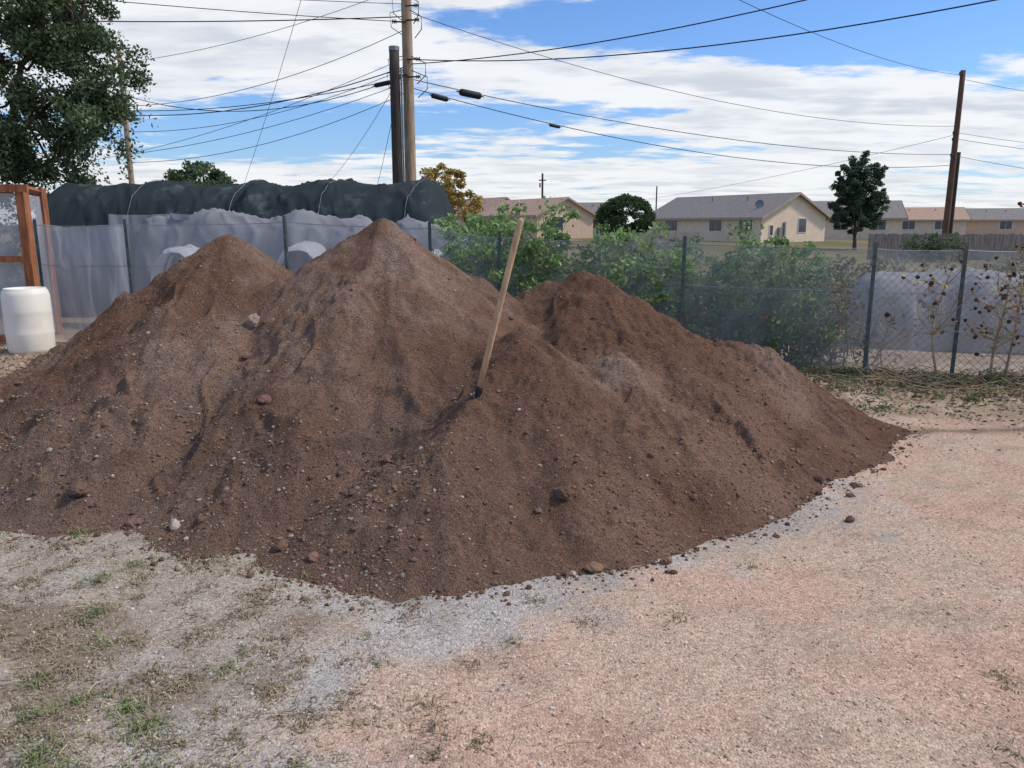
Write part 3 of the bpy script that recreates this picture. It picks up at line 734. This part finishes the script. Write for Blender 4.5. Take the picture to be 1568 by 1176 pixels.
plant('shrub',-14,-9.5,17.5,2.0,8000,.10,G1,.4)

# ------------------------------------------------------------ greenhouse frame + barrel
redwood=M('redwood_frame',(.33,.125,.055),.8,.3,5,.3,stretch=(5,5,.6))
e=empty('greenhouse_frame'); A=Acc()
for bx in [(-6.47,-6.36,10.35,10.47,0,2.12),(-6.86,-6.74,11.4,11.52,0,2.12),(-8.3,-8.19,10.35,10.47,0,2.12)]:
    V,F=box(*bx); A.add(V,F)
for bx in [(-8.4,-6.28,10.31,10.347,2.02,2.12),(-8.19,-6.472,10.37,10.41,1.12,1.20),(-8.19,-6.472,10.37,10.41,.05,.14)]:
    V,F=box(*bx); A.add(V,F)
V,F=tube([(-6.41,10.47,2.07),(-6.8,11.4,2.07)],.05,4); A.add(V,F)
A.obj('timber',redwood,parent=e)
sheet('film_panel',(-8.2,10.44),(-6.46,10.44),.05,2.02,netl,.012,4,e,8)
sheet('film_side',(-6.42,10.5),(-6.78,11.4),.05,2.02,netl,.012,4,e,18)
barm=M('barrel_plastic',(.82,.77,.66),.5,.06,3,.05)
prof=[(.0,.0),(.20,0),(.245,.02),(.262,.07),(.268,.25),(.271,.27),(.268,.29),(.268,.52),(.271,.54),(.268,.56),(.266,.74),(.25,.80),(.235,.815),(.235,.83),(.222,.83),(.215,.80),(.20,.795),(.0,.795)]
K=40; th=np.arange(K)/K*2*math.pi; V=[]
for r,z in prof:
    r=max(r,.001); V.append(np.c_[-6.12+r*np.cos(th),9.75+r*np.sin(th),np.full(K,z)])
F=[(i*K+j,i*K+(j+1)%K,(i+1)*K+(j+1)%K,(i+1)*K+j) for i in range(len(prof)-1) for j in range(K)]
mk('plastic_barrel',np.vstack(V),F,barm,smooth=True)
n=5000; x=rng.uniform(-7.5,-4.6,n); y=rng.uniform(7.5,10.6,n)
V,F,C_=leaves(np.c_[x,y,ground_z(x,y)+.012],rng.uniform(.02,.07,n),hcol(n,(.44,.30,.20),.4),.4,(.15,0))
mk('wood_chips',V,F,litterm,np.clip(C_,0,1))

# ------------------------------------------------------------ shovel
e=empty('shovel'); top=np.array([.052,4.40,1.64]); bot=np.array([-.232,4.50,.50]); ax=(bot-top)/np.linalg.norm(bot-top)
L=np.linalg.norm(bot-top)
wood=M('shovel_handle_wood',(.58,.38,.22),.55,.22,7,.15,stretch=(3,3,1))
s=np.array([0,.006,.02,.10,.5,.80,L-.16]); R=np.array([.008,.015,.0180,.0185,.0175,.018,.018])
V,F=tube(top+ax*s[:,None],R,14); A=Acc(); A.add(V,F); A.obj('handle',wood,True,e)
blk=M('shovel_black_steel',(.022,.02,.02),.45,.3,12,.1,metal=.3)
s=np.array([L-.17,L-.165,L-.03,L+.06]); R=np.array([.019,.022,.020,.015])
V,F=tube(top+ax*s[:,None],R,14); A=Acc(); A.add(V,F)
side=np.cross(ax,[0,1,0]); side/=np.linalg.norm(side); nb=np.cross(side,ax)
rows=[(0,.10),(.03,.108),(.12,.105),(.20,.085),(.26,.045),(.285,.008)]; V=[]
for d_,hw in rows:
    for q in np.linspace(-1,1,9): V.append(top+ax*(L+.02+d_)+side*q*hw+nb*(.03*q*q-.015))
F=[(i*9+j,i*9+j+1,(i+1)*9+j+1,(i+1)*9+j) for i in range(5) for j in range(8)]
A.add(V,F); A.obj('socket_and_blade',blk,True,e)

# ------------------------------------------------------------ dry sunflowers
drystem=M('dry_stem',(.38,.29,.17),.9,.3,10,.3)
seedm=M('seed_head_brown',(.08,.05,.035),.95,.3,30,.4)
def sunflower(bx,by,h):
    e=empty('dried_sunflower'); A=Acc(); lv=[]; hd=Acc()
    (V,F),P=branch((bx,by,-.02),(bx+rng.normal()*.15,by+rng.normal()*.1,h),.016,.005,.05,12); A.add(V,F)
    ends=[P[-1]]
    for _ in range(14):
        q=P[rng.integers(2,11)]; d=rng.normal(size=3); d[2]=abs(d[2])*.6+.2; d/=np.linalg.norm(d)
        (V,F),Q=branch(q,q+d*rng.uniform(.2,.65),.006,.0028,.14,7); A.add(V,F); ends.append(Q[-1])
        if rng.random()<.6: lv.append(Q[3])
        d2=rng.normal(size=3); d2/=np.linalg.norm(d2)
        (V,F),Q2=branch(Q[4],Q[4]+d2*rng.uniform(.08,.22),.003,.0018,.14,5); A.add(V,F)
        if rng.random()<.5: ends.append(Q2[-1])
    for q in ends:
        n_=np.array([rng.normal()*.5,rng.normal()*.5-.4,-.5]); n_/=np.linalg.norm(n_)
        r=rng.uniform(.014,.028)
        V,F=tube([q-n_*.02,q-n_*.005,q+n_*.008,q+n_*.012],[.006,r,r*.95,r*.4],8); hd.add(V,F)
        lv.append(q+rng.normal(size=3)*.03)
    A.obj('stems',drystem,True,e); hd.obj('seed_heads',seedm,False,e)
    lv=np.array(lv); lv=np.vstack([lv,lv+rng.normal(size=lv.shape)*.04])
    pal=np.array([(.44,.30,.15),(.25,.14,.09),(.58,.46,.18),(.36,.22,.12),(.20,.12,.08)])
    V,F,C_=leaves(lv,rng.uniform(.03,.075,len(lv)),pal[rng.integers(0,5,len(lv))],.6,(.6,-.5),.6)
    mk('withered_leaves',V,F,litterm,C_,False,e)
for q in [(5.15,7.95,1.3),(4.95,7.85,1.1),(5.4,7.8,1.45),(4.5,8.0,1.15),(5.65,7.9,1.3),(5.25,7.7,1.2)]: sunflower(*q)

# ------------------------------------------------------------ litter, weeds, grass
n=18000; x=rng.uniform(2.3,7.5,n); y=np.array([fy(q) for q in x])-.05-rng.exponential(.6,n)
k=(heap(x,y,False)<.0)&(y>5.2); x,y=x[k],y[k]; n=len(x)
pal=np.array([(.30,.22,.13),(.40,.31,.20),(.20,.14,.095),(.17,.17,.09),(.47,.39,.27)])
V,F,C_=leaves(np.c_[x,y,ground_z(x,y)+rng.uniform(.005,.05,n)*np.exp(-(8.4-y)/1.2)],rng.uniform(.012,.065,n),pal[rng.integers(0,5,n)]*rng.uniform(.6,1.2,(n,1)),.4,(.3,0))
mk('leaf_litter',V,F,litterm,C_)
A=Acc()
for _ in range(520):
    x_=rng.uniform(3.6,6.8); y_=fy(x_)-rng.uniform(.05,1.1)**1.3; a=rng.uniform(0,6.28); L_=rng.uniform(.1,.4)
    P0=np.array([x_,y_,.01+rng.random()*.05]); P1=P0+np.array([math.cos(a)*L_,math.sin(a)*L_*.6,rng.uniform(-.01,.12)])
    V,F=tube([P0,(P0+P1)/2+rng.normal(size=3)*.01,P1],.0035,4); A.add(V,F)
A.obj('dry_twigs',drystem)
pts=[]
for _ in range(140):
    cx=rng.uniform(2.4,6.8); cy=fy(cx)-rng.uniform(.05,.4)-(rng.random()<.45)*rng.random()*2.0
    if heap(cx,cy,False)<0: pts.append((cx,cy,.02))
cl=np.array(pts); foliage('creeping_weeds',cl,8000,.033,[(.13,.20,.08),(.17,.23,.10),(.22,.22,.12)],rng.uniform(.05,.16,len(cl)))
def blades(name,cent,nb_,hgt,sp_,pal,lay=.6):
    P=[];F=[];C=[];k=0
    for (cx,cy),h_ in zip(cent,hgt):
        m_=int(nb_*rng.uniform(.5,1.4))
        for _ in range(m_):
            a=rng.uniform(0,6.28); r=abs(rng.normal())*sp_; bx,by=cx+math.cos(a)*r,cy+math.sin(a)*r
            a2=rng.uniform(0,6.28); L=h_*rng.uniform(.4,1.2); l=lay*rng.uniform(.3,1.5); w_=rng.uniform(.0012,.0028)
            dx,dy=math.cos(a2),math.sin(a2); sx,sy=-dy*w_,dx*w_
            z=float(ground_z(np.array(bx),np.array(by)))
            p0=(bx,by,z); p1=(bx+dx*L*.35*l,by+dy*L*.35*l,z+L*.55); p2=(bx+dx*L*l,by+dy*L*l,z+L*.8/(1+l))
            P+=[(p0[0]-sx,p0[1]-sy,p0[2]),(p0[0]+sx,p0[1]+sy,p0[2]),(p1[0]+sx,p1[1]+sy,p1[2]),(p1[0]-sx,p1[1]-sy,p1[2]),(p2[0]+sx*.2,p2[1]+sy*.2,p2[2]),(p2[0]-sx*.2,p2[1]-sy*.2,p2[2])]
            F+=[(k,k+1,k+2,k+3),(k+3,k+2,k+4,k+5)]; k+=6
            c=np.array(pal[rng.integers(0,len(pal))])*rng.uniform(.7,1.3); C+=[c]*6
    return mk(name,np.array(P),np.array(F),litterm,np.clip(np.array(C),0,1))
cen=[];hg_=[]
for _ in range(300):
    y_=rng.uniform(1.9,3.8); x_=-rng.uniform(.05,.72)*(y_+.5)-rng.random()*.1
    if heap(x_,y_,False)<0 and rng.random()<np.clip((-x_-.1)*.9,.1,1): cen.append((x_,y_)); hg_.append(rng.uniform(.010,.03))
for q in [(-.25,2.25),(-.1,2.15),(-.3,2.35),(1.55,2.1),(1.75,2.5),(.1,3.1),(.3,2.9),(1.95,2.4),(-.15,2.6),(.0,2.75)]: cen.append(q); hg_.append(.022)
blades('dry_grass',cen,48,hg_,.06,[(.36,.29,.18),(.29,.23,.14),(.22,.17,.11),(.45,.37,.24)],1.4)
cen=[(-1.62,2.75),(-1.5,2.4),(-1.2,2.25),(-1.45,2.1),(-1.1,2.03),(-1.3,1.98),(-.95,2.0),(-.75,1.98),(-1.75,3.0),(-1.9,3.3),(-1.8,3.45),(-2.3,3.85),(-.95,3.42),(-1.05,2.6),(.68,2.95),(1.15,3.45),(1.95,2.45),(-1.7,2.5),(-1.6,2.3),(-1.3,2.35),(-.6,2.0),(-.5,2.6),(-1.5,1.95),(-1.4,2.0),(-1.2,1.93)]
hg_=[.045,.035,.045,.05,.045,.05,.04,.03,.04,.04,.03,.045,.04,.03,.015,.015,.03,.04,.045,.04,.03,.02,.05,.05,.05]
blades('green_grass',cen,80,hg_,.06,[(.19,.25,.09),(.15,.20,.08),(.26,.28,.13),(.34,.30,.17)],1.1)
n=3600; y=rng.uniform(1.8,4.6,n); x=rng.uniform(-.72,.72,n)*(y+.5); k=(heap(x,y,False)<0)&(rng.random(n)<np.where(x<0,1,.25)); x,y=x[k],y[k]; n=len(x)
V,F,C_=leaves(np.c_[x,y,ground_z(x,y)+.006],rng.uniform(.006,.028,n),pal[rng.integers(0,5,n)]*1.15,.3,(.12,0)); mk('leaf_fragments',V,F,litterm,C_)
A=Acc()
for _ in range(170):
    y_=rng.uniform(1.9,4.4); x_=rng.uniform(-.7,.7)*(y_+.5)
    if heap(x_,y_,False)>0: continue
    a=rng.uniform(0,3.14); L_=rng.uniform(.03,.13); z=float(ground_z(np.array(x_),np.array(y_)))+.006
    P0=np.array([x_,y_,z]); d=np.array([math.cos(a),math.sin(a),0])*L_; V,F=tube([P0-d/2,P0+rng.normal(size=3)*.004+np.array([0,0,.005]),P0+d/2],.0013,4); A.add(V,F)
A.obj('straw',M('straw',(.60,.48,.30),.8,.2,9,0))
